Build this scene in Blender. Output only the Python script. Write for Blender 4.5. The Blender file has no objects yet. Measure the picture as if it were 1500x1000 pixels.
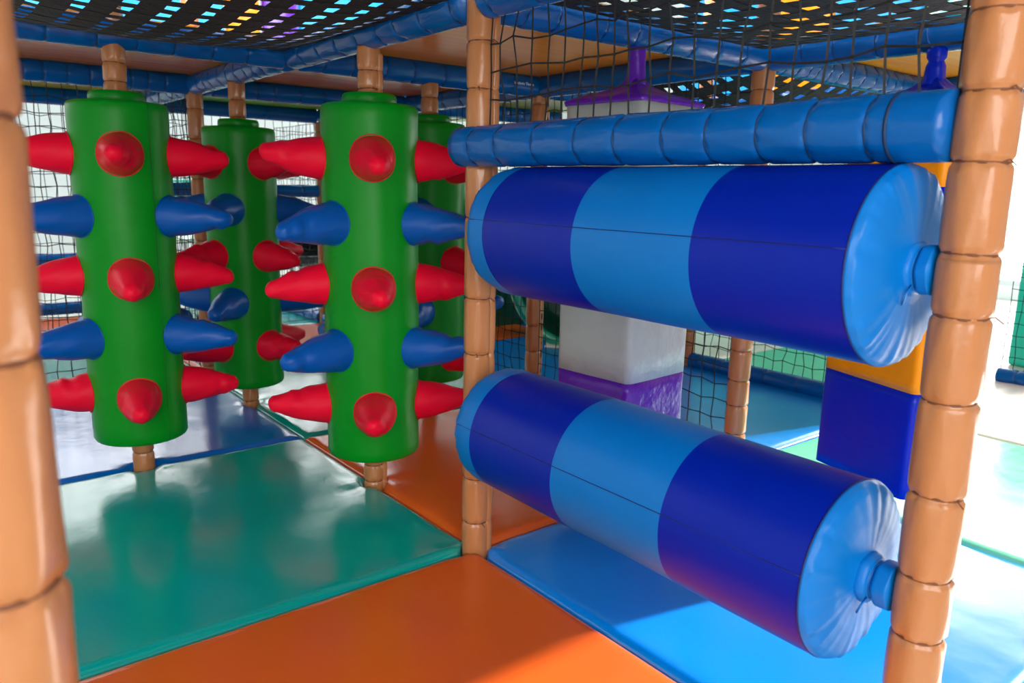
import bpy, bmesh, math, random
from mathutils import Vector, Matrix, noise
PI = math.pi
S = 1.2                      # one floor mat, metres
C = bpy.context.scene.collection
rnd = random.Random(7)

# ------------------------------------------------------------------ materials
def srgb(r, g, b):
    f = lambda c: (c/255/12.92) if c/255 <= .04045 else ((c/255+.055)/1.055)**2.4
    return (f(r), f(g), f(b), 1)

def vinyl(name, col, rough=.35, bump=.15, scale=14, coat=0.0, vary=.06, spec=.5, grain=.12, sat_dirt=None):
    m = bpy.data.materials.new(name); m.use_nodes = True
    nt = m.node_tree; n = nt.nodes; l = nt.links
    b = n['Principled BSDF']
    b.inputs['Roughness'].default_value = rough
    b.inputs['Specular IOR Level'].default_value = spec
    if coat:
        b.inputs['Coat Weight'].default_value = coat
        b.inputs['Coat Roughness'].default_value = .08
    tc = n.new('ShaderNodeTexCoord')
    no = n.new('ShaderNodeTexNoise'); no.inputs['Scale'].default_value = scale; no.inputs['Detail'].default_value = 3
    l.new(tc.outputs['Object'], no.inputs['Vector'])
    n2 = n.new('ShaderNodeTexNoise'); n2.inputs['Scale'].default_value = 420; n2.inputs['Detail'].default_value = 2
    l.new(tc.outputs['Object'], n2.inputs['Vector'])
    hs = n.new('ShaderNodeHueSaturation'); hs.inputs['Color'].default_value = srgb(*col)
    mr = n.new('ShaderNodeMapRange'); mr.inputs['To Min'].default_value = 1-vary; mr.inputs['To Max'].default_value = 1+vary
    l.new(no.outputs['Fac'], mr.inputs['Value']); l.new(mr.outputs['Result'], hs.inputs['Value'])
    l.new(hs.outputs['Color'], b.inputs['Base Color'])
    bp = n.new('ShaderNodeBump'); bp.inputs['Strength'].default_value = bump; bp.inputs['Distance'].default_value = .02
    l.new(no.outputs['Fac'], bp.inputs['Height'])
    bq = n.new('ShaderNodeBump'); bq.inputs['Strength'].default_value = grain; bq.inputs['Distance'].default_value = .001
    l.new(n2.outputs['Fac'], bq.inputs['Height']); l.new(bp.outputs['Normal'], bq.inputs['Normal'])
    l.new(bq.outputs['Normal'], b.inputs['Normal'])
    return m

def emit(name, col, strength):
    m = bpy.data.materials.new(name); m.use_nodes = True
    nt = m.node_tree; nt.nodes.clear()
    e = nt.nodes.new('ShaderNodeEmission'); e.inputs['Color'].default_value = col; e.inputs['Strength'].default_value = strength
    o = nt.nodes.new('ShaderNodeOutputMaterial'); nt.links.new(e.outputs[0], o.inputs[0])
    return m

def plywood(name, c1, c2, rough=.16):
    m = bpy.data.materials.new(name); m.use_nodes = True
    nt = m.node_tree; n = nt.nodes; l = nt.links; b = n['Principled BSDF']
    b.inputs['Roughness'].default_value = rough; b.inputs['Specular IOR Level'].default_value = .3
    tc = n.new('ShaderNodeTexCoord'); mp = n.new('ShaderNodeMapping'); mp.inputs['Scale'].default_value = (1.2, 14, 1)
    no = n.new('ShaderNodeTexNoise'); no.inputs['Scale'].default_value = 1.6; no.inputs['Detail'].default_value = 5; no.inputs['Distortion'].default_value = 1.2
    l.new(tc.outputs['Object'], mp.inputs['Vector']); l.new(mp.outputs['Vector'], no.inputs['Vector'])
    cr = n.new('ShaderNodeValToRGB'); cr.color_ramp.elements[0].position = .35; cr.color_ramp.elements[1].position = .7
    cr.color_ramp.elements[0].color = srgb(*c1); cr.color_ramp.elements[1].color = srgb(*c2)
    l.new(no.outputs['Fac'], cr.inputs['Fac']); l.new(cr.outputs['Color'], b.inputs['Base Color'])
    bp = n.new('ShaderNodeBump'); bp.inputs['Strength'].default_value = .03; bp.inputs['Distance'].default_value = .003
    l.new(no.outputs['Fac'], bp.inputs['Height']); l.new(bp.outputs['Normal'], b.inputs['Normal'])
    return m

M = dict(
    tan=vinyl('tan_vinyl', (182, 118, 72), .28, .1, 30, coat=.18, spec=.35),
    tan_dark=vinyl('brown_cord', (110, 62, 34), .6, .1),
    beam=vinyl('blue_sleeve_vinyl', (0, 90, 168), .26, .12, 26, coat=.2, spec=.22),
    beam_tie=vinyl('navy_cord', (4, 40, 80), .6, .1),
    green=vinyl('green_vinyl', (0, 136, 26), .36, .1, 9, vary=.14, spec=.2),
    green_seam=vinyl('green_seam', (0, 70, 22), .6, .1),
    red=vinyl('red_vinyl', (236, 10, 50), .45, .06, 22, spec=.15),
    cone_blue=vinyl('cone_blue_vinyl', (0, 84, 172), .36, .08, 22, spec=.25),
    sky=vinyl('light_blue_vinyl', (0, 110, 192), .4, .1, 10, spec=.25),
    cyan=vinyl('cyan_pad_vinyl', (20, 160, 250), .5, .1, 8),
    royal=vinyl('royal_blue_vinyl', (0, 30, 156), .36, .1, 10, spec=.2),
    navy=vinyl('roller_seam', (0, 20, 90), .5, .1),
    mat_teal=vinyl('teal_mat_vinyl', (0, 158, 148), .14, .1, 5, spec=.75),
    mat_orange=vinyl('orange_mat_vinyl', (226, 94, 30), .2, .1, 5),
    mat_blue=vinyl('blue_mat_vinyl', (0, 130, 224), .2, .12, 5, spec=.7),
    mat_slate=vinyl('slate_blue_mat_vinyl', (0, 104, 196), .15, .12, 5, spec=.9),
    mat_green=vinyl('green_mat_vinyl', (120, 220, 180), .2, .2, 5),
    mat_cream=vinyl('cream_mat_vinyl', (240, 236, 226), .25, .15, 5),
    grey=vinyl('grey_vinyl', (186, 190, 186), .4, .35, 16),
    purple=vinyl('purple_vinyl', (98, 22, 172), .3, .35, 16),
    amber=vinyl('amber_vinyl', (250, 148, 0), .38, .2, 12, spec=.25),
    dark_blue=vinyl('dark_blue_vinyl', (0, 34, 176), .35, .2, 12, spec=.25),
    black=vinyl('black_webbing', (30, 28, 31), .75, .3, 60),
    rope=vinyl('black_net_cord', (9, 9, 12), .7, .2, 60),
    wall=vinyl('white_wall_paint', (232, 234, 230), .8, .05, 3),
    hall_floor=vinyl('hall_floor_vinyl', (200, 196, 186), .35, .05, 3),
    ceil=vinyl('pale_hall_ceiling', (190, 206, 214), .8, .05, 3),
    frame=vinyl('window_frame_paint', (210, 214, 214), .5, .05, 3),
    teal_wall=vinyl('teal_pad_vinyl', (0, 196, 168), .4, .15, 6),
    dark_green=vinyl('dark_green_vinyl', (0, 92, 74), .35, .15, 8),
    slide=vinyl('turquoise_slide', (0, 176, 140), .15, .05, 8, coat=.5),
    lime=vinyl('lime_board', (126, 184, 12), .3, .05, 8),
    ply=plywood('amber_deck_board', (250, 136, 0), (255, 168, 4), .3),
    ply_dark=plywood('brown_deck_board', (222, 116, 14), (244, 156, 40), .18),
    ply_yellow=plywood('yellow_deck_board', (186, 168, 20), (214, 196, 60), .2),
    chair=vinyl('black_plastic', (14, 24, 26), .3, .05, 8),
    table=vinyl('pale_laminate', (206, 224, 204), .35, .03, 8),
    white=vinyl('white_print', (240, 244, 250), .5, .02, 8),
)

# ------------------------------------------------------------------ helpers
def obj(name, bm, mats, parent=None, smooth=True):
    me = bpy.data.meshes.new(name); bm.to_mesh(me); bm.free()
    if not isinstance(mats, (list, tuple)): mats = [mats]
    for m in mats: me.materials.append(m)
    if smooth:
        for p in me.polygons: p.use_smooth = True
    o = bpy.data.objects.new(name, me); C.objects.link(o)
    if parent is not None: o.parent = parent
    return o

def tag(o, label, cat, group=None, kind=None):
    if label: o['label'] = label
    if cat: o['category'] = cat
    if group: o['group'] = group
    if kind: o['kind'] = kind
    return o

def thing(name, label, cat, loc=(0, 0, 0), group=None, rot=(0, 0, 0)):
    o = bpy.data.objects.new(name, None); C.objects.link(o)
    o.location = loc; o.rotation_euler = rot; o.empty_display_size = .1
    return tag(o, label, cat, group)

def struct(name, bm, m):
    o = obj(name, bm, m, smooth=False); o['kind'] = 'structure'; return o

def dup(root, loc, label=None, rotz=None):
    r = root.copy(); C.objects.link(r); r.location = loc
    if rotz is not None: r.rotation_euler = (0, 0, rotz)
    if label: r['label'] = label
    for ch in list(root.children):
        c = ch.copy(); C.objects.link(c); c.parent = r
        for g in ch.children:
            d = g.copy(); C.objects.link(d); d.parent = c
    return r

def lathe(prof, n=32, axis=None, origin=(0, 0, 0), rfun=None, mat=None, bm=None, cap=True):
    """prof: list of (r, z) [, material index of the band that starts there]; rfun(a, i, r, z) -> r"""
    bm = bm or bmesh.new()
    R = axis_matrix(axis) if axis is not None else Matrix.Identity(3)
    o = Vector(origin); rows = []
    for i, pr in enumerate(prof):
        r, z = pr[0], pr[1]; row = []
        if r < 1e-5:
            v = bm.verts.new(o + R @ Vector((0, 0, z))); row = [v]*n
        else:
            for k in range(n):
                a = 2*PI*k/n; rr = rfun(a, i, r, z) if rfun else r
                zz = z
                if isinstance(rr, tuple): rr, zz = rr
                row.append(bm.verts.new(o + R @ Vector((rr*math.cos(a), rr*math.sin(a), zz))))
        rows.append(row)
    for i in range(len(rows)-1):
        A, B = rows[i], rows[i+1]
        for k in range(n):
            vs = []
            for v in (A[k], A[(k+1) % n], B[(k+1) % n], B[k]):
                if v not in vs: vs.append(v)
            if len(vs) >= 3:
                try:
                    f = bm.faces.new(vs)
                    if mat is not None: f.material_index = mat[i]
                except ValueError: pass
    if cap:
        for row in (rows[0], rows[-1]):
            if row[0] is not row[1]:
                try: bm.faces.new(row)
                except ValueError: pass
    bmesh.ops.recalc_face_normals(bm, faces=bm.faces)
    return bm

def axis_matrix(ax):
    z = Vector(ax).normalized()
    t = Vector((0, 0, 1)) if abs(z.z) < .9 else Vector((1, 0, 0))
    x = t.cross(z).normalized(); y = z.cross(x)
    return Matrix((x, y, z)).transposed()

def box(bm, c, s, bev=0, seg=2, rot=None):
    g = bmesh.ops.create_cube(bm, size=1)
    vs = g['verts']
    bmesh.ops.scale(bm, vec=s, verts=vs)
    if rot is not None: bmesh.ops.rotate(bm, cent=(0, 0, 0), matrix=rot, verts=vs)
    bmesh.ops.translate(bm, vec=c, verts=vs)
    if bev:
        es = [e for e in bm.edges if e.verts[0] in vs]
        bmesh.ops.bevel(bm, geom=es, offset=bev, segments=seg, affect='EDGES', profile=.5)
    return bm

def ring(r, t, axis, origin, n=24, m=6, bm=None, rfun=None):
    bm = bm or bmesh.new(); R = axis_matrix(axis); o = Vector(origin); rows = []
    for k in range(n):
        a = 2*PI*k/n; row = []
        rr0 = r + (rfun(a) if rfun else 0)
        for j in range(m):
            b = 2*PI*j/m; rr = rr0 + t*math.cos(b)
            row.append(bm.verts.new(o + R @ Vector((rr*math.cos(a), rr*math.sin(a), t*math.sin(b)))))
        rows.append(row)
    for k in range(n):
        A, B = rows[k], rows[(k+1) % n]
        for j in range(m): bm.faces.new((A[j], B[j], B[(j+1) % m], A[(j+1) % m]))
    bmesh.ops.recalc_face_normals(bm, faces=bm.faces)
    return bm

def tube(bm, pts, r, n=6, closed=False):
    pts = [Vector(p) for p in pts]; rows = []
    for i, p in enumerate(pts):
        a = pts[max(i-1, 0)]; b = pts[min(i+1, len(pts)-1)]
        R = axis_matrix((b-a) if (b-a).length > 1e-9 else Vector((0, 0, 1)))
        rows.append([bm.verts.new(p + R @ Vector((r*math.cos(2*PI*k/n), r*math.sin(2*PI*k/n), 0))) for k in range(n)])
    for A, B in zip(rows, rows[1:]):
        for k in range(n): bm.faces.new((A[k], A[(k+1) % n], B[(k+1) % n], B[k]))
    bm.faces.new(rows[0]); bm.faces.new(rows[-1])
    return bm

# ------------------------------------------------------------------ padded sleeves (posts and beams)
def sleeve_ties(L, step, rn):
    z = rn.uniform(.35, .8)*step; out = []
    while z < L-.03:
        out.append(z); z += step*rn.uniform(.72, 1.3)
    return out

def sleeve_mesh(L, r, ties, rn, axis, wr=.0026, dense=.009, n=32, squeeze=.1):
    zs = set([0, L])
    z = 0
    while z < L: zs.add(z); z += dense*2.4
    for t in ties:
        for d in (-.014, -.009, -.0055, -.0025, 0, .0025, .0055, .009, .014):
            if 0 < t+d < L: zs.add(t+d)
    zs = sorted(zs)
    ph = [rn.uniform(0, 6.28) for _ in ties]
    def rf(a, i, r0, z):
        rr = r
        best = min(range(len(ties)), key=lambda k: abs(ties[k]-z)) if ties else None
        if best is not None:
            d = abs(ties[best]-z)
            rr = r*(1 - squeeze*math.exp(-(d/.0055)**2)) + .0016*min(1, d/.03)
            w = math.exp(-d/.02)*min(1, d/.003)
            rr += wr*w*(math.sin(7*a+ph[best]) + .6*math.sin(13*a+2*ph[best]))
        return rr
    return lathe([(r*.93, 0)] + [(r, z) for z in zs[1:-1]] + [(r*.93, L)], n, axis, rfun=lambda a, i, r0, z: rf(a, i, r0, z))

def make_post(x, y, label, z0=-.05, z1=1.425, r=.036, step=.115, flap=None, near=True, seed=0, group='tan padded posts', lace=None, at=None):
    rn = random.Random(1000+seed)
    t = thing('padded_post', label, 'post', (x, y, z0), group)
    L = z1-z0; ties = sleeve_ties(L, step, rn)
    if at: ties = [q for q in at if q < L-.01] + [q for q in ties if q > at[-1]+.08]
    obj('foam_sleeve', sleeve_mesh(L, r, ties, rn, (0, 0, 1)), M['tan'], t)
    for q in ties:
        bm = ring(r*.885, .0021, (rn.uniform(-.05, .05), rn.uniform(-.05, .05), 1), (0, 0, q), 28, 6)
        if near and rn.random() < .5:   # loose end of the knotted cord
            a = rn.uniform(-2.6, -1.2); d = Vector((math.cos(a), math.sin(a), 0))
            tube(bm, [d*r*.9+Vector((0, 0, q)), d*(r*1.1)+Vector((.004, 0, q+.003)), d*(r*1.35)+Vector((.01, 0, q-.006))], .0013, 5)
        obj('cord_tie', bm, M['tan_dark'], t)
    if flap:   # overlapping second strip of sleeve
        a = flap; d = Vector((math.cos(a), math.sin(a), 0))*(r*.92)
        bm = sleeve_mesh(L-.02, r*.36, ties, rn, (0, 0, 1), wr=.0008, n=16)
        bmesh.ops.translate(bm, vec=d, verts=bm.verts)
        obj('sleeve_flap', bm, M['tan'], t)
    if lace:   # black lacing rope of a net running down the post
        a = lace; d = Vector((math.cos(a), math.sin(a), 0))
        pts = []; q = .02
        while q < L-.01:
            w = .0035*math.sin(q*95)+.003*math.sin(q*41)
            pts.append(d*(r*1.02+.003) + Vector((-d.y, d.x, 0))*w + Vector((0, 0, q))); q += .012
        obj('lacing_rope', tube(bmesh.new(), pts, .004, 6), M['rope'], t)
    return t

def make_beam(p0, p1, label, r=.048, step=.13, seed=0, group='blue padded beams', near=True):
    rn = random.Random(2000+seed)
    p0 = Vector(p0); p1 = Vector(p1); ax = (p1-p0); L = ax.length; ax.normalize()
    t = thing('padded_beam', label, 'beam', p0, group)
    ties = sleeve_ties(L, step, rn)
    obj('foam_sleeve', sleeve_mesh(L, r, ties, rn, ax, wr=.003, squeeze=.055), M['beam'], t)
    for q in ties:
        obj('cord_tie', ring(r*.95, .0016, ax, ax*q, 24, 5), M['beam_tie'], t)
    return t

# ------------------------------------------------------------------ floor mats
holes = [(0, 0), (0, 1.5), (0, .5), (-.5, 1), (.5, 1), (1, 0), (0, 2), (1, 1), (1, 2), (1, 3), (2, 1), (2, 0), (-1, 2), (0, -1), (-1, -1), (-1, 1), (0, 3), (-1, 3), (2, 2), (2, -1), (1, -1), (3, 0), (3, -1), (-1, 0), (2, 3)]
def make_mat(i, j, mat, label, fine=True):
    x0, y0 = i*S, j*S
    t = []
    N = 44 if fine else 20
    for k in range(N+1):
        u = k/N; t.append(u)
    ed = [.0, .004, .010, .018, .030]
    t = ed + [q for q in t if .03 < q < .97] + [1-e for e in reversed(ed)]
    g = .004
    bm = bmesh.new(); V = {}
    n = len(t)
    for a in range(n):
        for b in range(n):
            X = x0 + g + (S-2*g)*t[a]; Y = y0 + g + (S-2*g)*t[b]
            d = min(t[a], 1-t[a], t[b], 1-t[b])*S
            h = -.013*max(0, 1-d/.03)**2.2
            # soft vinyl over foam: gentle pillowing and edge puckers
            h += (.0045*noise.noise(Vector((X*2.1, Y*2.1, 3))) + .0012*noise.noise(Vector((X*9, Y*5, 7))))*min(1, d/.05)
            al = X if min(t[b], 1-t[b]) < min(t[a], 1-t[a]) else Y
            h += .0016*math.sin(al*26+i*3+j*5)*noise.noise(Vector((al*5, i*7+j, 9)))*math.exp(-d/.05)*3*min(1, d/.012)
            for (px, py) in holes:
                vx, vy = X-px*S, Y-py*S; dist = math.hypot(vx, vy)
                rad = .041
                if dist < .3: h += .006*math.exp(-(dist-rad)/.05)*math.sin(math.atan2(vy, vx)*5+px*7+py)*min(1, max(0, dist-rad)/.02)
                if dist < rad:
                    if dist < 1e-4: vx, vy, dist = .7*(1 if px*S < x0+.5*S else -1), .7*(1 if py*S < y0+.5*S else -1), 1
                    sx = x0+S/2-px*S; sy = y0+S/2-py*S; sl = math.hypot(sx, sy)
                    vx, vy = vx/dist + .35*sx/sl, vy/dist + .35*sy/sl; l2 = math.hypot(vx, vy)
                    X, Y = px*S+vx/l2*rad, py*S+vy/l2*rad
                    X = min(max(X, x0+g), x0+S-g); Y = min(max(Y, y0+g), y0+S-g); h -= .008
            V[a, b] = bm.verts.new((X-x0, Y-y0, h+.05))
    for a in range(n-1):
        for b in range(n-1): bm.faces.new((V[a, b], V[a+1, b], V[a+1, b+1], V[a, b+1]))
    loop = [(a, 0) for a in range(n)] + [(n-1, b) for b in range(1, n)] + [(a, n-1) for a in range(n-2, -1, -1)] + [(0, b) for b in range(n-2, 0, -1)]
    low = [bm.verts.new((V[q].co.x, V[q].co.y, 0)) for q in loop]
    for k in range(len(loop)):
        q = (k+1) % len(loop); bm.faces.new((V[loop[k]], low[k], low[q], V[loop[q]]))
    bm.faces.new(low)
    bmesh.ops.recalc_face_normals(bm, faces=bm.faces)
    o = obj('floor_mat', bm, M[mat]); o.location = (x0, y0, -.05)
    return tag(o, label, 'mat', 'floor mats')

mats = [
 (-1, -1, 'mat_orange', 'orange floor mat at the bottom of the picture, nearest the camera', 1),
 (0, -1, 'mat_blue', 'bright blue floor mat under the two striped rollers', 1),
 (-1, 0, 'mat_teal', 'teal floor mat in front of the left spiked column, next to the orange one', 1),
 (0, 0, 'mat_orange', 'orange floor mat behind the middle post and nearest spiked column', 1),
 (-1, 1, 'mat_slate', 'shiny blue floor mat behind the left spiked column', 1),
 (0, 1, 'mat_teal', 'teal floor mat between the two farther spiked columns', 1),
 (1, 0, 'mat_blue', 'blue floor mat behind the grey and purple hanging bag, inside the rail', 0),
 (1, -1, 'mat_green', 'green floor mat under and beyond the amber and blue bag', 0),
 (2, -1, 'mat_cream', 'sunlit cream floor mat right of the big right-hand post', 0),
 (1, 1, 'mat_blue', 'blue floor mat seen behind the netted post, left of the grey bag', 0),
 (0, 2, 'mat_orange', 'orange floor mat beyond the farther spiked columns', 0),
 (-1, 2, 'mat_teal', 'teal floor mat beyond the net at far left', 0),
 (0, 3, 'mat_teal', 'teal floor mat at the back, beyond the distant orange one', 0),
 (-1, 3, 'mat_orange', 'rust orange floor mat at the far left by the back rail', 0),
 (1, 2, 'mat_orange', 'orange floor mat left of the turquoise tunnel ring', 0),
 (2, 1, 'mat_cream', 'cream floor mat behind the turquoise tunnel ring', 0),
 (2, 0, 'mat_green', 'green floor mat beyond the far blue floor rail', 0),
]
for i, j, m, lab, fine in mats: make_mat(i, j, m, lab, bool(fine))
def big_mat(x0, x1, y0, y1, m, lab):
    bm = bmesh.new(); box(bm, ((x0+x1)/2, (y0+y1)/2, -.026), (x1-x0, y1-y0, .048), .012, 3)
    return tag(obj('floor_mat', bm, M[m]), lab, 'mat', 'floor mats')
big_mat(2*S+.01, 3*S, 2*S+.01, 3*S-.01, 'mat_blue', 'small blue floor mat beyond the turquoise tunnel ring')

# ------------------------------------------------------------------ posts
def P(x, y, lab, **k): return make_post(x*S, y*S, lab, **k)
P(0, 0, 'tan padded post at the middle, carrying the left ends of both rollers', flap=-.7, seed=1, step=.12, lace=-.15, z1=2.52, at=[.131, .262, .42, .617, .767, .98, 1.113, 1.301, 1.415])
P(0, -1, 'big tan padded post in the right foreground holding the roller ends', seed=6, r=.0395, step=.118, at=[.05, .156, .269, .383, .484, .617, .764, .891, .981, 1.108, 1.203, 1.307, 1.371])
make_post(-1.1705, -1.113, 'tan padded post filling the left edge, closest to the camera', seed=9, r=.034, step=.15, at=[.3, .46, .639, .803, .952, 1.092, 1.248])
P(-.5, 1, 'tan post running through the left foreground spiked column', seed=4, r=.034, step=.085, z1=2.52, at=[.108, .9, 1.366, 1.425])
P(0, .5, 'tan post running through the nearest spiked column, the one in the middle', seed=5, r=.034, step=.085, flap=-.6, at=[.06, .118, .9, 1.349, 1.404])
P(0, 1.5, 'tan post running through the rear left spiked column', seed=7, r=.034, step=.085)
P(.5, 1, 'tan post running through the rear right spiked column, behind the middle post', seed=8, r=.034, step=.085)
P(0, 2, 'tan padded post behind the two left spiked columns', seed=10, r=.037, step=.17, z1=2.52, near=False)
P(1, 1, 'tan padded post with net lacing seen below the upper roller, left of the grey bag', seed=11, step=.13, z1=2.52, flap=-.5, lace=-.7, near=False)
P(1, 0, 'tan padded post between the grey bag and the amber bag', seed=12, r=.038, step=.13, z1=2.52, near=False)
P(1, 3, 'distant tan post between the rear left and nearest spiked columns', seed=13, step=.17, near=False, lace=-.9)
P(2, 1, 'distant tan post at the right edge of the grey bag', seed=14, z1=2.52, near=False)
P(1, 2, 'distant tan post hidden behind the rear right spiked column', seed=15, near=False)
P(2, 0, 'tan post hidden behind the amber and blue bag', seed=17, near=False)

# ------------------------------------------------------------------ beams
H = 1.465
def Bm(a, b, lab, **k): return make_beam((a[0]*S, a[1]*S, H), (b[0]*S, b[1]*S, H), lab, **k)
e = .04
Bm((-.97, 1), (-.03, 1), 'blue beam over the left spiked column, at the edge of the webbing', seed=1, step=.11)
Bm((.03, 1), (.97, 1), 'blue beam over the rear right spiked column', seed=2, step=.12)
Bm((0, .03), (0, .97), 'blue beam over the nearest spiked column, edging the webbing', seed=3, step=.12)
Bm((0, 1.03), (0, 1.97), 'blue beam over the rear left spiked column', seed=4, step=.10)
Bm((0, -.97), (0, -.03), 'blue beam above the striped rollers, at the top of the frame', seed=5)
Bm((.03, 0), (.97, 0), 'blue beam from which the grey and purple bag hangs', seed=6, step=.14)
Bm((1, -.97), (1, -.03), 'blue beam from which the amber and blue bag hangs', seed=7, step=.12)
Bm((1.03, 0), (1.97, 0), 'shiny blue beam right of the post between the two bags', seed=8, step=.07)
Bm((1, .03), (1, .97), 'blue beam behind the purple neck of the grey bag', seed=9, step=.3)
Bm((1, 1.03), (1, 1.97), 'blue beam running back behind the rear right spiked column', seed=10)
Bm((-.97, 2), (-.03, 2), 'second blue beam from the webbing at upper left', seed=11, step=.1)
Bm((.03, 2), (.97, 2), 'blue beam with lime board behind it, between left and nearest columns', seed=12, step=.12)
Bm((0, 2.03), (0, 2.97), 'far blue beam running back behind the left spiked column', seed=13)
Bm((-.97, 3), (-.03, 3), 'farthest blue beam at upper left, above the white wall', seed=14, step=.2)
Bm((.03, 3), (.97, 3), 'farthest blue beam above the distant tan post', seed=15, step=.2)
Bm((1, 2.03), (1, 2.97), 'far blue beam slanting to the top of the distant tan post', seed=16, step=.1)
Bm((1.03, 1), (1.97, 1), 'blue beam behind the net, left of the grey bag', seed=17)
Bm((1.03, 2), (1.97, 2), 'distant blue beam seen just above the low front beam', seed=18)
Bm((2, .03), (2, .97), 'blue beam at the far edge of the sagging webbing', seed=19)
Bm((2, -.97), (2, -.03), 'far blue beam behind the neck of the amber bag', seed=20)
Bm((-1, -.97), (-1, .97), 'blue beam along the left edge of the large webbing', seed=21)
# low front beam between the two front posts
lb = make_beam((-.028, .035, 1.108), (-.015, -1.165, 1.108), 'thick low blue beam just above the upper striped roller', r=.049, step=.118, seed=31, group='blue padded rails')
bm = lathe([(0, -.028), (.022, -.024), (.038, -.012), (.0455, .002)], 24, (0.01, -1, 0))
obj('end_cap', bm, M['beam'], lb)
obj('collar', ring(.0505, .003, (0, 1, 0), (0.012, -1.125, 0), 32, 6), M['beam_tie'], lb)
# floor rails and mid rails
def rail(p0, p1, lab, seed, r=.045): return make_beam(p0, p1, lab, r=r, seed=seed, group='blue padded rails', step=.16)
rail((2*S, .03*S, .03), (2*S, .97*S, .03), 'blue floor rail behind the post between the two bags', 41)
rail((3*S, -.97*S, .03), (3*S, -.03*S, .03), 'blue floor rail under the net at the right edge', 43, r=.04)
rail((-.97*S, 4*S, .06), (-.03*S, 4*S, .06), 'dark blue floor rail at far left behind the nets', 44)
rail((-.97*S, 4*S, .42), (-.03*S, 4*S, .42), 'glossy blue middle rail at far left behind the nets', 45)
rail((.03*S, 3*S, .95), (.97*S, 3*S, .95), 'short blue rail ending at the distant tan post', 46, r=.042)
rail((1*S, 3.03*S, .03), (1*S, 4.5*S, .03), 'blue floor rail running back from the distant tan post', 47)
rail((1*S, 2.03*S, .03), (1*S, 2.97*S, .03), 'blue floor rail coming forward from the distant tan post', 48)
rail((-.97*S, 2*S, .0), (-.05*S, 2*S, .0), 'blue floor rail at the back edge of the shiny blue mat', 49, r=.04)

# ------------------------------------------------------------------ spiked columns
def spike_bm(L=.195, r0=.068, r1=.026, bend=0, seed=0):
    rn = random.Random(seed); prof = []
    N = 14
    for k in range(N+1):
        u = k/N; prof.append((r0+(r1-r0)*u**.97 + .0065*math.sin(u*PI), .004 + (L-r1-.004)*u))
    for k in range(1, 6):
        a = k/5*PI/2; prof.append((r1*math.cos(a) if k < 5 else 0, L-r1+r1*math.sin(a)))
    prof[0] = (r0+.002, -.02)
    w = rn.uniform(.25, .6); ph = rn.uniform(0, 6); c0 = rn.uniform(.3, .75)
    def rf(a, i, r, z):
        cr = -.007*math.exp(-((z/L-c0)/.07)**2)*max(0, math.cos(a-ph))**2 + .005*math.exp(-((z/L-c0-.11)/.06)**2)*max(0, math.cos(a-ph))
        return max(.002, r + cr + .0012*math.sin(5*a+z*60+ph))
    bm = lathe(prof, 28, rfun=rf, cap=False)
    for v in bm.verts:
        z = max(0, v.co.z); v.co.x += bend*(z/L)**2*L
        v.co.y += rn.choice((0, 0))
    return bm

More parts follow.
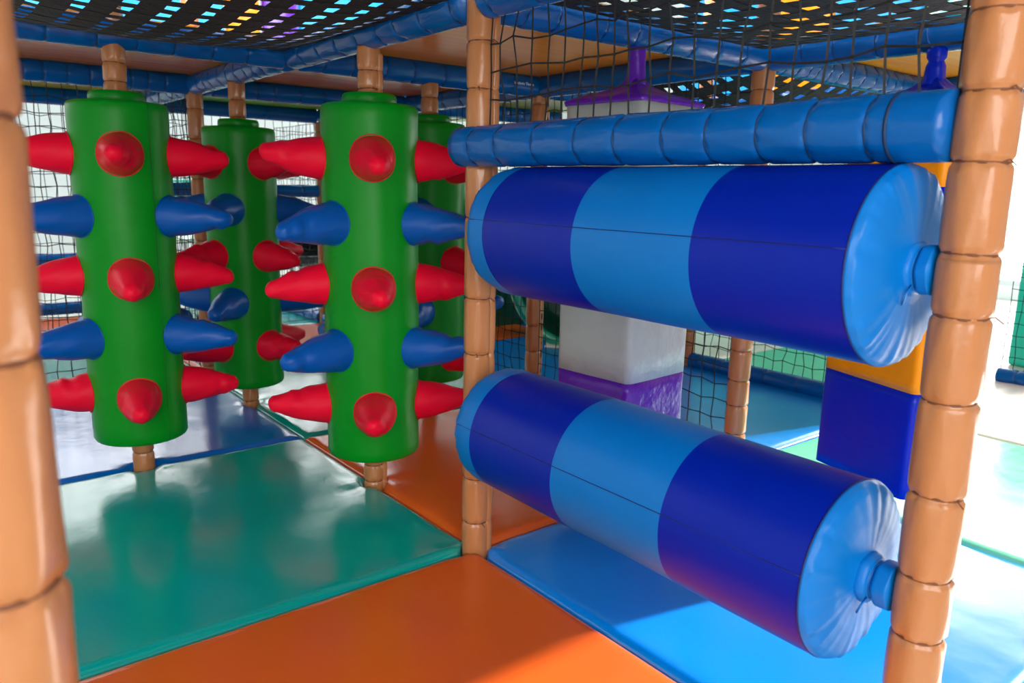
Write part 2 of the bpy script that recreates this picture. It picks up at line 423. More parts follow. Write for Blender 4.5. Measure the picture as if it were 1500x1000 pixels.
COLR = .152
def make_column(x, y, rot, blue_off, label, seed, ztop=1.25, zbot=.12):
    toCam = math.atan2(-1.389*S-y*S, -.999*S-x*S)
    z0 = zbot; L = ztop-zbot
    t = thing('spiked_column', label, 'soft play column', (x*S, y*S, z0), 'green spiked columns')
    rn = random.Random(seed)
    prof = [(.037, .0), (.10, -.001), (.14, .0), (.148, .004), (COLR, .012)]
    n = 46
    prof += [(COLR, .012+(L-.024)*k/n) for k in range(1, n)]
    prof += [(COLR, L-.012), (.147, L-.003), (.14, L), (.09, L+.002), (.037, L+.002)]
    def rf(a, i, r, z):
        if r < .13: return r
        q = .0035*noise.noise(Vector((math.cos(a)*1.3, math.sin(a)*1.3, z*3+seed*5)))
        q += .0012*noise.noise(Vector((math.cos(a)*2, math.sin(a)*2, z*26+seed)))
        return r+q
    obj('body', lathe(prof, 64, rfun=rf, cap=False), M['green'], t)
    cp = [(.037, L-.005), (.081, L-.004), (.085, L+.006), (.0855, L+.02), (.083, L+.03), (.078, L+.034), (.037, L+.033)]
    obj('collar', lathe(cp, 36, rfun=lambda a, i, r, z: r+.0012*math.sin(3*a+seed) if r > .05 else r, cap=False), M['green'], t)
    # stitched vertical seam
    a = toCam + (.6 if seed == 1 else 2.6)
    pts = [(math.cos(a)*(COLR-.0002), math.sin(a)*(COLR-.0002), .008+(L-.014)*k/30) for k in range(31)]
    obj('seam', tube(bmesh.new(), pts, .0011, 5), M['green_seam'], t)
    rows = [(1.085, 'red'), (.888, 'cone_blue'), (.690, 'red'), (.487, 'cone_blue'), (.290, 'red')]
    for ri, (z, col) in enumerate(rows):
        angs = [0, PI/2, PI, -PI/2] if col == 'red' else [-1.08, 1.08, 2.62, -2.62]
        for k in range(4):
            a = toCam + rot + angs[k] + (blue_off if col != 'red' and k == 0 else 0) + rn.uniform(-.02, .02)
            bend = rn.uniform(-.12, .12)
            Ls = .196 if col == 'red' else .218
            s_ = obj('spike', spike_bm(Ls+rn.uniform(-.006, .006), .068, .029, bend, seed*100+ri*10+k), M[col], t)
            s_['label'] = 'red vinyl spike' if col == 'red' else 'blue vinyl spike'
            tilt = rn.uniform(-.05, .03) - .035*(ri >= 2)
            d = Vector((math.cos(a)*math.cos(tilt), math.sin(a)*math.cos(tilt), math.sin(tilt)))
            ml = Matrix.Translation(Vector((math.cos(a)*(COLR-.012), math.sin(a)*(COLR-.012), z-z0))) @ axis_matrix(d).to_4x4() @ Matrix.Rotation(rn.uniform(0, 6), 4, 'Z')
            s_.matrix_basis = ml; inv = ml.inverted()
            b = ring(.0692, .0016, (0, 0, 1), (0, 0, .0), 32, 6)
            for v in b.verts:   # the piping hugs the round body
                w = ml @ v.co; dz = v.co.z; rr = math.hypot(w.x, w.y)
                q = (COLR+.0015+dz)/rr; w.x *= q; w.y *= q
                v.co = inv @ w
            obj('piping', b, M[col], s_)
    return t
D = math.radians
make_column(-.5, 1, D(0), D(0), 'green spiked column at the left, nearest the big left post', 1)
make_column(0, .5, D(2), D(10), 'green spiked column in the middle, the nearest and largest', 2)
make_column(0, 1.5, D(39), D(0), 'green spiked column at the rear left, seen between the two nearer ones', 3, 1.235, .10)
make_column(.5, 1, D(44), D(0), 'green spiked column at the rear right, half hidden behind the middle post', 4, 1.262, .17)

# ------------------------------------------------------------------ striped rollers
RR = .155
def make_roller(z, ub, cap_u, label, seed):
    """ub: world y of left end, three band borders, right seam"""
    t = thing('striped_roller', label, 'roller', (0, 0, z), 'striped blue rollers')
    ax = Vector((0, -1, 0)); u0 = -ub[0]
    def band(a, b, extra=0):
        n = 8; pr = []
        for k in range(n+1):
            q = a+(b-a)*k/n; pr.append((RR, q))
        return pr
    def rf(a, i, r, q):
        return r + .0022*noise.noise(Vector((math.cos(a)*1.2, math.sin(a)*1.2, q*4+seed)))
    for k in range(3):
        a, b = -ub[k+1], -ub[k+2]
        nm = ('dark_band', 'light_band', 'dark_band')[k]
        o = obj(nm, lathe(band(a, b), 72, ax, rfun=rf, cap=False), M[('royal', 'sky', 'royal')[k]], t)
    def capmesh(side):
        # side -1: left end with a broad band; +1: right end, thin band
        base = -ub[1] if side < 0 else -ub[4]
        wide = (-ub[1]) - (-ub[0]) if side < 0 else .006
        prof = [(RR, 0), (RR+.0004, wide*.5), (RR-.0005, wide*.85), (RR-.005, wide+.006), (RR-.015, wide+.012), (RR-.035, wide+.017), (.095, wide+.021), (.07, wide+.022), (.052, wide+.023), (.036, wide+.026)]
        fine = []
        for (A, B) in zip(prof, prof[1:]):
            for s in range(3): fine.append((A[0]+(B[0]-A[0])*s/3, A[1]+(B[1]-A[1])*s/3))
        fine.append(prof[-1])
        def rc(a, i, r, q):
            e_ = max(0, (q-wide*.55))
            w = math.exp(-abs(r-(RR-.012))/.03)*min(1, e_/.008)
            amp = .0026*w
            n1 = noise.noise(Vector((math.cos(a)*6, math.sin(a)*6, seed*3.3+side)))
            n2 = noise.noise(Vector((math.cos(a)*14, math.sin(a)*14, seed*3.3)))
            dq = amp*1.6*n1 + amp*n2*.8
            return (r + amp*(n1+.5*n2)*1.1, q + dq)
        bm = lathe(fine, 144, rfun=rc, cap=False)
        R = axis_matrix(ax) if side > 0 else axis_matrix(-ax)
        for v in bm.verts: v.co = R @ v.co + Vector((0, -base, 0))
        # (left caps run the other way along the axis)
        bmesh.ops.recalc_face_normals(bm, faces=bm.faces)
        o = obj('end_cap', bm, M['sky'], t); o['label'] = 'light blue gathered end cap'
        return base, wide
    capmesh(-1); capmesh(1)
    # sleeves on the axle
    rn = random.Random(seed)
    for side in (-1, 1):
        q0 = (-ub[0])-.055 if side < 0 else -ub[4]+.018
        q1 = -.03 if side < 0 else 1.1605
        a, b = min(q0, q1), max(q0, q1)
        if side < 0: a, b = min(.037, -ub[0]-.02), -ub[0]-.012
        L = b-a
        prof = []
        N = 22
        for k in range(N+1):
            u = k/N; r = .036+.004*math.sin(u*PI)
            if side > 0:
                r = .0385 + .004*math.exp(-((u-.25)/.15)**2) - .010*math.exp(-((u-.52)/.06)**2) - (.008*(1-u/.12) if u < .12 else 0)
            prof.append((r, a+L*u))
        if L > .005:
            obj('axle_sleeve', lathe(prof, 30, ax, rfun=lambda q, i, r, zz: r+.0013*math.sin(6*q+zz*40)), M['sky'], t)
        if side > 0:
            bm = ring(.0335, .0022, ax, ax*(a+L*.47), 26, 5)
            tube(bm, [ax*(a+L*.47)+Vector((-.028, 0, -.022)), ax*(a+L*.40)+Vector((-.036, 0, -.036)), ax*(a+L*.30)+Vector((-.034, 0, -.052))], .002, 5)
            obj('cord_tie', bm, M['sky'], t)
    # lengthwise stitched seam facing the camera side
    aa = math.radians(12)
    pts = []
    for k in range(41):
        q = -ub[0]+.006 + (-ub[4]+ub[0]-.008)*k/40
        pts.append(Vector((-math.cos(aa)*(RR-.0002), -q, math.sin(aa)*(RR-.0002))))
    obj('seam', tube(bmesh.new(), pts, .0009, 5), M['navy'], t)
    obj('rim_seam', ring(RR+.0004, .0014, ax, ax*(-ub[4]), 72, 5), M['navy'], t)
    return t
make_roller(.902, (-.165, -.227, -.526, -.822, -1.099), 0, 'upper striped blue roller, just under the low beam', 1)
make_roller(.392, (-.12, -.186, -.488, -.793, -1.081), 0, 'lower striped blue roller, just above the floor mats', 2)

# ------------------------------------------------------------------ hanging square bags
def rounded_prism(s, z0, z1, rad=.02, nz=10, seed=0, amp=.004):
    bm = bmesh.new(); loop = []
    h = s[1]/2; g = s[0]/2
    for cx, cy, a0 in ((g-rad, h-rad, 0), (-g+rad, h-rad, PI/2), (-g+rad, -h+rad, PI), (g-rad, -h+rad, 1.5*PI)):
        for k in range(6):
            a = a0+PI/2*k/5; loop.append((cx+rad*math.cos(a), cy+rad*math.sin(a)))
        # straight run subdivisions come from the next corner
    full = []
    for k in range(len(loop)):
        A = loop[k]; B = loop[(k+1) % len(loop)]
        m = 8 if (k % 6) == 5 else 1
        for q in range(m): full.append((A[0]+(B[0]-A[0])*q/m, A[1]+(B[1]-A[1])*q/m))
    rows = []
    for i in range(nz+1):
        z = z0+(z1-z0)*i/nz; row = []
        for (x, y) in full:
            w = amp*noise.noise(Vector((x*9, y*9, z*6+seed*4)))
            l = math.hypot(x, y); row.append(bm.verts.new((x*(1+w/l), y*(1+w/l), z)))
        rows.append(row)
    n = len(full)
    for A, B in zip(rows, rows[1:]):
        for k in range(n): bm.faces.new((A[k], A[(k+1) % n], B[(k+1) % n], B[k]))
    bm.faces.new(rows[0]); bm.faces.new(rows[-1])
    bmesh.ops.recalc_face_normals(bm, faces=bm.faces)
    return bm, full
def make_bag(x, y, s, rot,  z0, ztop, bands, roofm, neckm, label, seed):
    t = thing('hanging_bag', label, 'hanging bag', (x, y, z0), 'square hanging bags', rot=(0, 0, rot))
    for (a, b, m, nm) in bands:
        bm, full = rounded_prism(s, a-z0, b-z0, seed=seed, amp=.003)
        obj(nm, bm, M[m], t)
    # sloping roof with an overhanging edge
    bm = bmesh.new(); rows = []
    _, full = rounded_prism((s[0]*1.03, s[1]*1.03), 0, 1)
    _.free()
    steps = [(1.0, -.012), (1.02, .0), (.8, .014), (.5, .028), (.25, .048), (.13, .07)]
    for f, dz in steps:
        rows.append([bm.verts.new((px*f, py*f, ztop-z0+dz + (.006*noise.noise(Vector((px*20, py*20, dz*20+seed))) if .2 < f < .95 else 0))) for px, py in full])
    n = len(full)
    for A, B in zip(rows, rows[1:]):
        for k in range(n): bm.faces.new((A[k], A[(k+1) % n], B[(k+1) % n], B[k]))
    bm.faces.new(rows[-1])
    bmesh.ops.recalc_face_normals(bm, faces=bm.faces)
    obj('roof', bm, M[roofm], t)
    zt = 1.425-z0; zb = ztop-z0+.05
    prof = []
    for k in range(15):
        u = k/14; r = .026 + .010*math.exp(-u*6) - .008*math.exp(-((u-.62)/.05)**2)*(1 if neckm == 'dark_blue' else 0) - (.008 if u > .93 else 0)
        prof.append((r, zb+(zt-zb)*u))
    o = obj('neck', lathe(prof, 24, rfun=lambda a, i, r, z: r+.0015*math.sin(5*a+z*30)), M[neckm], t)
    o2 = obj('hanging_strap', ring(.047, .004, (1, 0, 0) if abs(rot) < .2 else (0, 1, 0), (0, 0, 1.465-z0), 24, 6), M['beam'], t)
    return t
make_bag(.47*S, 0, (.245*S, .245*S), .08, .12, 1.262, [(.12, .448, 'purple', 'lower_panel'), (.448, 1.262, 'grey', 'upper_panel')], 'purple', 'purple', 'grey square hanging bag with purple base, roof and neck', 1)
make_bag(1.172, -.587, (.245, .367), -.33, .145, 1.27, [(.145, .46, 'dark_blue', 'lower_panel'), (.46, .75, 'amber', 'middle_panel'), (.75, 1.035, 'dark_blue', 'middle_panel'), (1.035, 1.27, 'amber', 'upper_panel')], 'dark_blue', 'dark_blue', 'amber and dark blue square hanging bag behind the right-hand post', 2)

# ------------------------------------------------------------------ webbing (woven black straps)
def make_webbing(x0, x1, y0, y1, nx, ny, sag, label, w=.62, w2=.68, z=1.47, seed=0):
    """straps along both axes, over and under each other; sagging sheet"""
    bm = bmesh.new(); W, Hh = x1-x0, y1-y0
    def zz(u, v): return z - sag*(1-(2*u-1)**2)**.8*(1-(2*v-1)**2)**.8 if 0 < u < 1 and 0 < v < 1 else z
    def strap(along, idx, n, m):
        cw = 1/n; c = (idx+.5)*cw; hw = cw*(w if along else w2)/2; rows = []
        K = m*4
        for k in range(K+1):
            u = k/K; ph = u*m
            off = .0012*math.cos(PI*(ph-.5)+PI*(idx % 2))*(1 if along else -1)
            row = []
            jit = .002*math.sin(idx*5.1+u*7+seed)
            for s, th in ((-1, 0), (1, 0), (1, 1), (-1, 1)):
                cc = c+s*hw+jit
                a, b = (u, cc) if along else (cc, u)
                row.append(bm.verts.new((x0+W*a, y0+Hh*b, zz(min(max(a, 0), 1), min(max(b, 0), 1)) + off + th*.001)))
            rows.append(row)
        for A, B in zip(rows, rows[1:]):
            for q in range(4): bm.faces.new((A[q], A[(q+1) % 4], B[(q+1) % 4], B[q]))
    for j in range(ny): strap(True, j, ny, nx)
    for i in range(nx): strap(False, i, nx, ny)
    bmesh.ops.recalc_face_normals(bm, faces=bm.faces)
    return tag(obj('webbing_net', bm, M['black'], smooth=False), label, 'webbing', 'black strap webbing ceilings')
make_webbing(-1.16, -.035, .04, 1.16, 13, 17, .075, 'black woven webbing ceiling over the left spiked column', .5, .66)
make_webbing(-1.16, -.035, -1.16, -.03, 13, 17, .05, 'black woven webbing ceiling above the camera', .5, .66, seed=3)
make_webbing(.035, 1.10, -1.165, -.062, 12, 14, .05, 'black woven webbing ceiling above the upper striped roller', .55, .68, seed=1)
make_webbing(1.235, 2.365, .035, 1.165, 12, 16, .16, 'sagging black webbing behind the roof of the grey bag', .55, .66, seed=2)

# ------------------------------------------------------------------ deck boards
def deck(i0, i1, j0, j1, m, lab, z=1.506):
    bm = bmesh.new(); box(bm, ((i0+i1)/2*S, (j0+j1)/2*S, z+.009), ((i1-i0)*S-.022, (j1-j0)*S-.022, .018), .003, 1)
    for fx in (.25, .75):   # clips that hold the board
        pass
    o = obj('deck_board', bm, M[m], smooth=False)
    return tag(o, lab, 'deck board', 'overhead deck boards')
deck(0, 1, 0, 1, 'ply', 'glossy amber deck board above the nearest spiked column, right side')
deck(-1, 0, 1, 2, 'ply_dark', 'glossy brown deck board at upper left behind the webbing')
deck(0, 1, 1, 2, 'ply_dark', 'glossy deck board over the rear right spiked column')
deck(1, 2, -1, 0, 'ply', 'glossy amber deck board behind the neck of the amber bag')
deck(-1, 0, 2, 3, 'ply_yellow', 'yellow-green deck board at far upper left')
deck(0, 1, 2, 3, 'lime', 'lime green deck board beyond the rear left spiked column')
deck(1, 2, 1, 2, 'ply_yellow', 'yellow deck board behind the net, left of the grey bag roof')
deck(1, 2, 2, 3, 'lime', 'lime deck board far behind the middle post')
deck(-1, 0, 3.02, 3.65, 'ply_yellow', 'yellow deck board at far upper left, beyond the farthest beam')
deck(0, 1, 3.02, 3.65, 'lime', 'lime deck board beyond the distant tan post')
deck(2.02, 3, -1, 0, 'ply', 'amber deck board over the sunlit cream mat')
deck(2.02, 3, 0, 1, 'ply', 'amber deck board beyond the sagging webbing')
deck(2.02, 3, 1, 2, 'ply_dark', 'brown deck board beyond the far corner of the sagging webbing')

# ------------------------------------------------------------------ knotted nets
def make_net(p0, du, dv, nu, nv, label, seed, r=.0023, jit=.006, sagdir=(0, 0, 0), thick=None):
    rn = random.Random(seed); p0 = Vector(p0); du = Vector(du); dv = Vector(dv); bm = bmesh.new(); nd = {}
    nrm = du.cross(dv).normalized()
    for i in range(nu+1):
        for j in range(nv+1):
            edge = i in (0, nu) or j in (0, nv); q = jit*(.3 if edge else 1)
            nd[i, j] = p0 + du*(i/nu) + dv*(j/nv) + Vector((rn.uniform(-q, q), rn.uniform(-q, q), rn.uniform(-q, q)*1.2)) + nrm*(.012*math.sin(i*.7+seed)*math.sin(j*.5))*(0 if edge else 1)
    def seg(a, b):
        R = axis_matrix(b-a); A = []; B = []
        for k in range(3):
            o = R @ Vector((r*math.cos(k*2.094), r*math.sin(k*2.094), 0)); A.append(bm.verts.new(a+o)); B.append(bm.verts.new(b+o))
        for k in range(3): bm.faces.new((A[k], A[(k+1) % 3], B[(k+1) % 3], B[k]))
    for (i, j), a in nd.items():
        if (i+1, j) in nd: seg(a, nd[i+1, j])
        if (i, j+1) in nd: seg(a, nd[i, j+1])
        k = r*2.0
        vs = [bm.verts.new(a+Vector(d)*k) for d in ((1, 0, 0), (0, 1, 0), (-1, 0, 0), (0, -1, 0), (0, 0, 1), (0, 0, -1))]
        for q in range(4):
            bm.faces.new((vs[q], vs[(q+1) % 4], vs[4])); bm.faces.new((vs[(q+1) % 4], vs[q], vs[5]))
    bmesh.ops.recalc_face_normals(bm, faces=bm.faces)
    return tag(obj('safety_net', bm, M['rope'], smooth=False), label, 'net', 'black knotted safety nets')
def vnet(a, b, z0, z1, label, seed, cell=.06, **k):
    a = Vector((a[0]*S, a[1]*S, 0)); b = Vector((b[0]*S, b[1]*S, 0)); L = (b-a).length
    d = (b-a).normalized(); a += d*.045; b -= d*.045; L = (b-a).length
    return make_net(a+Vector((0, 0, z0)), b-a, (0, 0, z1-z0), round(L/cell), max(1, round((z1-z0)/(cell*1.08))), label, seed, **k)
vnet((0, 0), (0, -1), 1.158, 1.42, 'black net above the low front beam, between the two front posts', 1, cell=.054)
vnet((1, 1), (1, 0), .03, 1.42, 'black net hanging behind the grey and purple bag', 2)
vnet((1, 2), (1, 1), .03, 1.42, 'black net hanging left of the netted tan post', 3)
vnet((2, 1), (2, 0), .07, 1.42, 'black net above the far blue floor rail, in front of teal padding', 4)
vnet((3, 0), (3, -1), .07, 1.42, 'black net at the right edge beyond the right-hand post', 6)
vnet((-1, 2), (0, 2), .05, 1.42, 'black net behind the left spiked column', 7)
vnet((-1, 3), (0, 3), .03, 1.42, 'black net farther back at the left, second layer', 8)
vnet((0, 3), (1, 3), .03, 1.42, 'black net behind the rear left spiked column', 9)
vnet((1, 3), (1, 2), .07, 1.42, 'black net running forward from the distant tan post', 10)
vnet((0, 2), (0, 3), .03, 1.42, 'black net running back from the post behind the left columns', 11)
vnet((1, 3.75), (1, 3), .07, 1.42, 'black net running back beyond the distant tan post', 12)

# ------------------------------------------------------------------ things farther away
# teal padded wall beyond the nets, made of panels
for k, (ya, yb) in enumerate(((.66, 1.5), (1.5, 2.3), (2.3, 3.1))):
    bm = bmesh.new(); box(bm, (4.42, (ya+yb)/2, .54), (.08, yb-ya-.01, 1.28), .02, 3)
    tag(obj('crash_pad', bm, M['teal_wall']), ('teal padded wall panel beside the amber bag, behind the net', 'teal padded wall panel behind the post between the bags', 'teal padded wall panel farthest back, behind the grey bag')[k], 'wall panel', 'teal padded wall panels')
bm = bmesh.new(); box(bm, (2.62, 2.83, .36), (1.3, .08, .82), .02, 3)
tag(obj('crash_pad', bm, M['dark_green']), 'dark green crash pad behind the turquoise tunnel ring', 'wall panel')
t = thing('low_barrier', 'narrow teal barrier seen above the short blue rail', 'barrier', (.6, 5.05, -.05))
bm = bmesh.new(); box(bm, (0, 0, .98), (1.3, .06, .16), .02, 3); obj('top_board', bm, M['teal_wall'], t)
for sx in (-.55, .55):
    bm = bmesh.new(); box(bm, (sx, 0, .45), (.05, .04, .9), .004, 1); obj('leg', bm, M['frame'], t)
# crawl tunnel with a turquoise ring
cx, cy = (1.86*S, 1.6*S)
t = thing('crawl_tunnel', 'turquoise ringed crawl tunnel behind the netted tan post', 'play tunnel', (cx, cy, -.05))
dv = Vector((-1.2-cx, -1.67-cy, 0)).normalized()
obj('entrance_ring', ring(.47, .035, dv, (0, 0, .51), 64, 12), M['slide'], t)
obj('tube', lathe([(.455, .0), (.46, -.05), (.46, -.55), (.40, -.62), (0, -.64)], 48, dv, (0, 0, .51), cap=False), M['dark_green'], t)
bm = bmesh.new(); box(bm, (0, 0, .03), (.5, .16, .06), .01, 2, Matrix.Rotation(math.atan2(dv.x, -dv.y), 3, 'Z')); obj('foot', bm, M['mat_cream'], t)
# cafe chair and table seen through the back net
t = thing('cafe_chair', 'black tub chair seen between the spiked columns through the nets', 'chair', (1.76, 5.22, -.05))
bm = bmesh.new()
prof = []
for k in range(10):
    a = k/9*PI/2; prof.append((.27*math.sin(a), .40-.12*math.cos(a)))
lathe(prof+[(.25, .405), (.2, .38), (.0, .33)], 28, bm=bm, cap=False); obj('seat', bm, M['chair'], t)
bm = bmesh.new(); rows = []
for k in range(15):
    a = PI*.1+PI*.8*k/14
    rows.append([bm.verts.new((r*math.cos(a), r*math.sin(a), z)) for r, z in ((.26, .38), (.28, .72), (.25, .72), (.235, .38))])
for A, B in zip(rows, rows[1:]):
    for q in range(4): bm.faces.new((A[q], B[q], B[(q+1) % 4], A[(q+1) % 4]))
bm.faces.new(rows[0]); bm.faces.new(rows[-1]); bmesh.ops.recalc_face_normals(bm, faces=bm.faces)
obj('backrest', bm, M['chair'], t)
for k in range(4):
    a = PI/4+k*PI/2; bm = bmesh.new(); tube(bm, [(.2*math.cos(a), .2*math.sin(a), .0), (.12*math.cos(a), .12*math.sin(a), .34)], .014, 8); obj('leg', bm, M['frame'], t)
t = thing('cafe_table', 'pale cafe table beside the black tub chair, far behind the nets', 'table', (1.02, 5.52, -.05))
bm = bmesh.new(); box(bm, (0, 0, .55), (.75, .6, .03), .008, 2); obj('tabletop', bm, M['table'], t)
for sx in (-1, 1):
    for sy in (-1, 1):
        bm = bmesh.new(); tube(bm, [(sx*.32, sy*.25, 0), (sx*.32, sy*.25, .54)], .018, 8); obj('leg', bm, M['frame'], t)
# upper level padded mats glimpsed through the webbing
UP = [(-1.6, -.2, .2, 2.0, 2.546, 'cyan', 'light blue padded mat of the upper level, above the left webbing'),
      (-.2, .6, -.6, .6, 2.546, 'cyan', 'light blue padded mat of the upper level, above the middle post'),
      (.9, 2.2, -1.0, .3, 2.546, 'slide', 'turquoise padded mat of the upper level, above the amber bag'),
      (1.4, 3.0, .6, 2.4, 2.546, 'cyan', 'light blue padded mat of the upper level, farther back')]
for (xa, xb, ya, yb, z, m, lab) in UP:
    bm = bmesh.new(); box(bm, ((xa+xb)/2, (ya+yb)/2, z), (xb-xa, yb-ya, .05), .02, 3)
    tag(obj('upper_mat', bm, M[m]), lab, 'mat', 'upper level mats')
for (ax_, fx, a, b, m, lab) in (('y', 3.5, -1.18, .52, 'cyan', 'light blue upper level pad seen through the left webbing'),
      ('y', 3.5, .54, .75, 'amber', 'amber upper level pad seen through the left webbing'),
      ('y', 3.5, .77, 1.0, 'purple', 'purple upper level pad seen through the webbing corner'),
      ('y', 3.5, 1.02, 2.3, 'cyan', 'light blue upper level pad above the purple bag neck'),
      ('x', 3.5, -.3, .55, 'slide', 'turquoise upper level pad seen through the right webbing'),
      ('x', 3.5, .57, 1.1, 'cyan', 'light blue upper level pad seen through the right webbing'),
      ('x', 3.5, 1.12, 1.5, 'amber', 'amber upper level pad seen through the right webbing'),
      ('x', 3.5, 1.52, 2.3, 'cyan', 'light blue upper level pad at the far corner of the webbing')):
    bm = bmesh.new()
    if ax_ == 'y': box(bm, ((a+b)/2, fx, 2.04), (b-a, .08, .96), .02, 3)
    else: box(bm, (fx, (a+b)/2, 2.04), (.08, b-a, .96), .02, 3)
    tag(obj('upper_pad', bm, M[m]), lab, 'pad', 'upper level pads')
t = thing('foam_block', 'red topped teal foam block at the right edge of the photo', 'foam block', (4.46, -.02, -.05), rot=(0, 0, -.3))
bm = bmesh.new(); box(bm, (0, 0, .44), (.3, .34, .88), .02, 3); obj('base_block', bm, M['teal_wall'], t)
bm = bmesh.new(); box(bm, (0, 0, .97), (.3, .34, .17), .02, 3); obj('top_block', bm, M['red'], t)
# lettering printed on the beam behind the net
def beam_text(body, loc, rot, size, m):
    cu = bpy.data.curves.new('lettering', 'FONT'); cu.body = body; cu.size = size; cu.extrude = .0004; cu.align_x = 'CENTER'
    o = bpy.data.objects.new('lettering', cu); C.objects.link(o)
    me = bpy.data.meshes.new_from_object(o.evaluated_get(bpy.context.evaluated_depsgraph_get())); bpy.data.objects.remove(o)
    o = bpy.data.objects.new('lettering', me); C.objects.link(o); me.materials.append(m)
    o.location = loc; o.rotation_euler = rot
    return o
bpy.context.view_layer.update()
for b in list(bpy.data.objects):
    if b.get('label') == 'blue beam over the rear right spiked column':
        o = beam_text('londonie Thoms', (0, 0, 0), (0, 0, 0), .017, M['white'])
        o.parent = b; o.location = (1.03, -.0497, -.006); o.rotation_euler = (PI/2, 0, 0)
        o['label'] = 'small white lettering'

# ------------------------------------------------------------------ the hall
X0, X1, Y0, Y1, ZC = -5.0, 8.0, -4.5, 8.5, 5.0
bm = bmesh.new(); box(bm, ((X0+X1)/2, (Y0+Y1)/2, -.10), (X1-X0, Y1-Y0, .1)); struct('floor', bm, M['hall_floor'])
bm = bmesh.new(); box(bm, ((X0+X1)/2, (Y0+Y1)/2, ZC+.05), (X1-X0, Y1-Y0, .1)); struct('ceiling', bm, M['ceil'])
def wall_with_windows(name, horizontal, fixed, a0, a1, wins, z1=ZC, m='wall'):
    """wins: list of (start, end, sill, head) along the wall"""
    bm = bmesh.new()
    def blk(a, b, za, zb):
        if b-a < 1e-3 or zb-za < 1e-3: return
        if horizontal: box(bm, ((a+b)/2, fixed, (za+zb)/2), (b-a, .15, zb-za))
        else: box(bm, (fixed, (a+b)/2, (za+zb)/2), (.15, b-a, zb-za))
    cur = a0
    for (s, e_, sill, head) in sorted(wins):
        blk(cur, s, -.1, z1); blk(s, e_, -.1, sill); blk(s, e_, head, z1); cur = e_
    blk(cur, a1, -.1, z1)
    return struct(name, bm, M[m])
glass = emit('daylit_window_pane', (.97, .985, 1, 1), 6.0)
wn = [0]
def window(horizontal, fixed, s, e_, sill, head, mull, mat, bars=1):
    wn[0] += 1
    bm = bmesh.new()
    def blk(a, b, za, zb, t=.09):
        if horizontal: box(bm, ((a+b)/2, fixed, (za+zb)/2), (b-a, t, zb-za))
        else: box(bm, (fixed, (a+b)/2, (za+zb)/2), (t, b-a, zb-za))
    f = .06
    blk(s, s+f, sill, head); blk(e_-f, e_, sill, head); blk(s+f, e_-f, sill, sill+f); blk(s+f, e_-f, head-f, head)
    for k in range(1, mull):
        c = s+(e_-s)*k/mull; blk(c-.025, c+.025, sill+f, head-f)
    for k in range(1, bars+1):
        c = sill+(head-sill)*k/(bars+1); blk(s+f, e_-f, c-.02, c+.02, .07)
    w = struct('window_%d' % wn[0], bm, M['frame'])
    bm = bmesh.new()
    if horizontal: box(bm, ((s+e_)/2, fixed-.02, (sill+head)/2), (e_-s-f, .01, head-sill-f))
    else: box(bm, (fixed-.02, (s+e_)/2, (sill+head)/2), (.01, e_-s-f, head-sill-f))
    obj('pane', bm, mat, w, smooth=False)
bw = [(-4.2, -1.4, 1.9, 4.75), (-1.0, 1.8, 1.9, 4.75), (2.2, 4.6, 1.9, 4.75)]
wall_with_windows('wall_back', True, Y1, X0, X1, bw)
for (s, e_, a, b) in bw: window(True, Y1, s, e_, a, b, 6, glass, 2)
rw = [(-3.9, -1.2, 2.0, 4.4), (-.9, 2.6, .1, 4.4)]
wall_with_windows('wall_right', False, X1, Y0, Y1, rw)
wall_with_windows('wall_left', False, X0, Y0, Y1, [])
# the right-hand window stays an open doorway-sized opening to the sky: only a frame
bm = bmesh.new()
for (a, b, za, zb) in ((-3.9, -3.84, 2.0, 4.4), (-1.26, -1.2, 2.0, 4.4), (-3.84, -1.26, 4.34, 4.4), (-3.84, -1.26, 2.0, 2.06)):
    box(bm, (X1, (a+b)/2, (za+zb)/2), (.09, b-a, zb-za))
struct('window_4', bm, M['frame'])
glass2 = emit('sunny_window_pane', (1, .985, .95, 1), 9.0)
window(False, X1, -.9, 2.6, .1, 4.4, 2, glass2, 1)

# ------------------------------------------------------------------ camera and light
f, roll, pitch, yaw = 1130.264, .02215899, .1975796, .66896095
cy, sy = math.cos(yaw), math.sin(yaw)
F = Vector((sy*math.cos(pitch), cy*math.cos(pitch), -math.sin(pitch)))
Rt = Vector((cy, -sy, 0)); U = Rt.cross(F)
c_, s_ = math.cos(roll), math.sin(roll)
Xc = c_*Rt+s_*U; Yc = -s_*Rt+c_*U
cam = bpy.data.objects.new('camera', bpy.data.cameras.new('camera')); C.objects.link(cam)
mt = Matrix((Xc, Yc, -F)).transposed().to_4x4(); mt.translation = Vector((-.998991, -1.388844, .84155))*S
cam.matrix_world = mt
cam.data.sensor_width = 36; cam.data.lens = 36*f/1500; cam.data.clip_start = .02
cam.data.dof.use_dof = True; cam.data.dof.focus_distance = 1.9; cam.data.dof.aperture_fstop = 5
bpy.context.scene.camera = cam

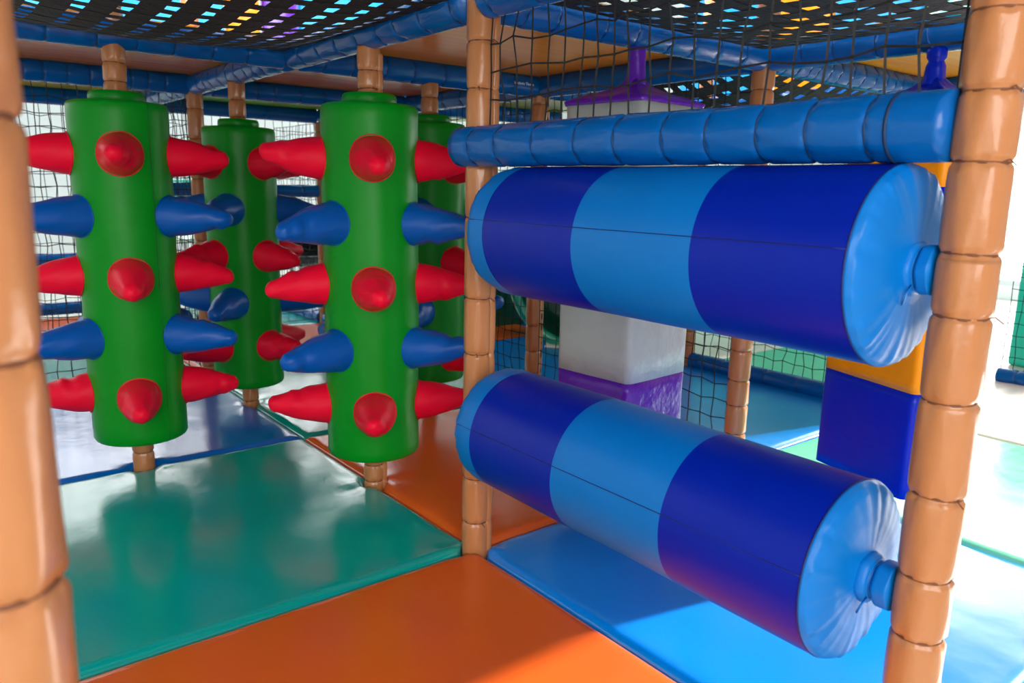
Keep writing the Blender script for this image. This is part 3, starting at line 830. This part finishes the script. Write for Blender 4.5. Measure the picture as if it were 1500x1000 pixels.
def area(name, loc, target, size, power, col=(1, 1, 1), sy_=None):
    d = bpy.data.lights.new(name, 'AREA'); d.energy = power; d.color = col; d.shape = 'RECTANGLE'; d.size = size; d.size_y = sy_ or size
    o = bpy.data.objects.new(name, d); C.objects.link(o); o.location = loc
    o.rotation_euler = (Vector(target)-Vector(loc)).to_track_quat('-Z', 'Y').to_euler()
    return o
sun = bpy.data.lights.new('sun', 'SUN'); sun.energy = 12; sun.angle = math.radians(1.2); sun.color = (1, .96, .9)
so = bpy.data.objects.new('sun', sun); C.objects.link(so)
sd = Vector((1, -.22, .50)); so.rotation_euler = sd.to_track_quat('Z', 'Y').to_euler(); so.location = (9, -2, 6)
area('front_fill', (-2.1, -3.9, 1.75), (-.1, .8, .65), 2.0, 115, (1, .97, .93))  # added fill light behind the camera, brightens the fronts of the columns
area('upper_pad_fill', (-.8, 1.6, 2.3), (-.4, 3.5, 1.9), .6, 55, (1, 1, 1))  # this and the next three: added fill that brightens the upper pads, no fixtures
area('upper_pad_fill.001', (1.3, 1.8, 2.3), (1.3, 3.5, 1.9), .6, 34, (1, 1, 1))
area('upper_pad_fill.002', (1.6, -.3, 2.3), (3.5, .2, 1.9), .6, 30, (1, 1, 1))
area('upper_pad_fill.003', (2.2, 1.3, 2.3), (3.5, 1.3, 1.9), .6, 24, (1, 1, 1))
area('ceiling_fill', (2.5, 4.5, 3.3), (2.5, 4.5, 5), 3.0, 200, (1, 1, 1))  # added upward fill to brighten the hall ceiling, stands for no fixture

w = bpy.data.worlds.new('world'); bpy.context.scene.world = w; w.use_nodes = True
bg = w.node_tree.nodes['Background']; bg.inputs['Color'].default_value = (.86, .93, 1, 1); bg.inputs['Strength'].default_value = .58
vs = bpy.context.scene.view_settings
vs.view_transform = 'Standard'; vs.look = 'None'; vs.exposure = 0; vs.gamma = 1; vs.use_curve_mapping = False
bpy.context.scene.cycles.use_denoising = True
bpy.context.scene.cycles.max_bounces = 6
bpy.context.scene.cycles.sample_clamp_indirect = 6
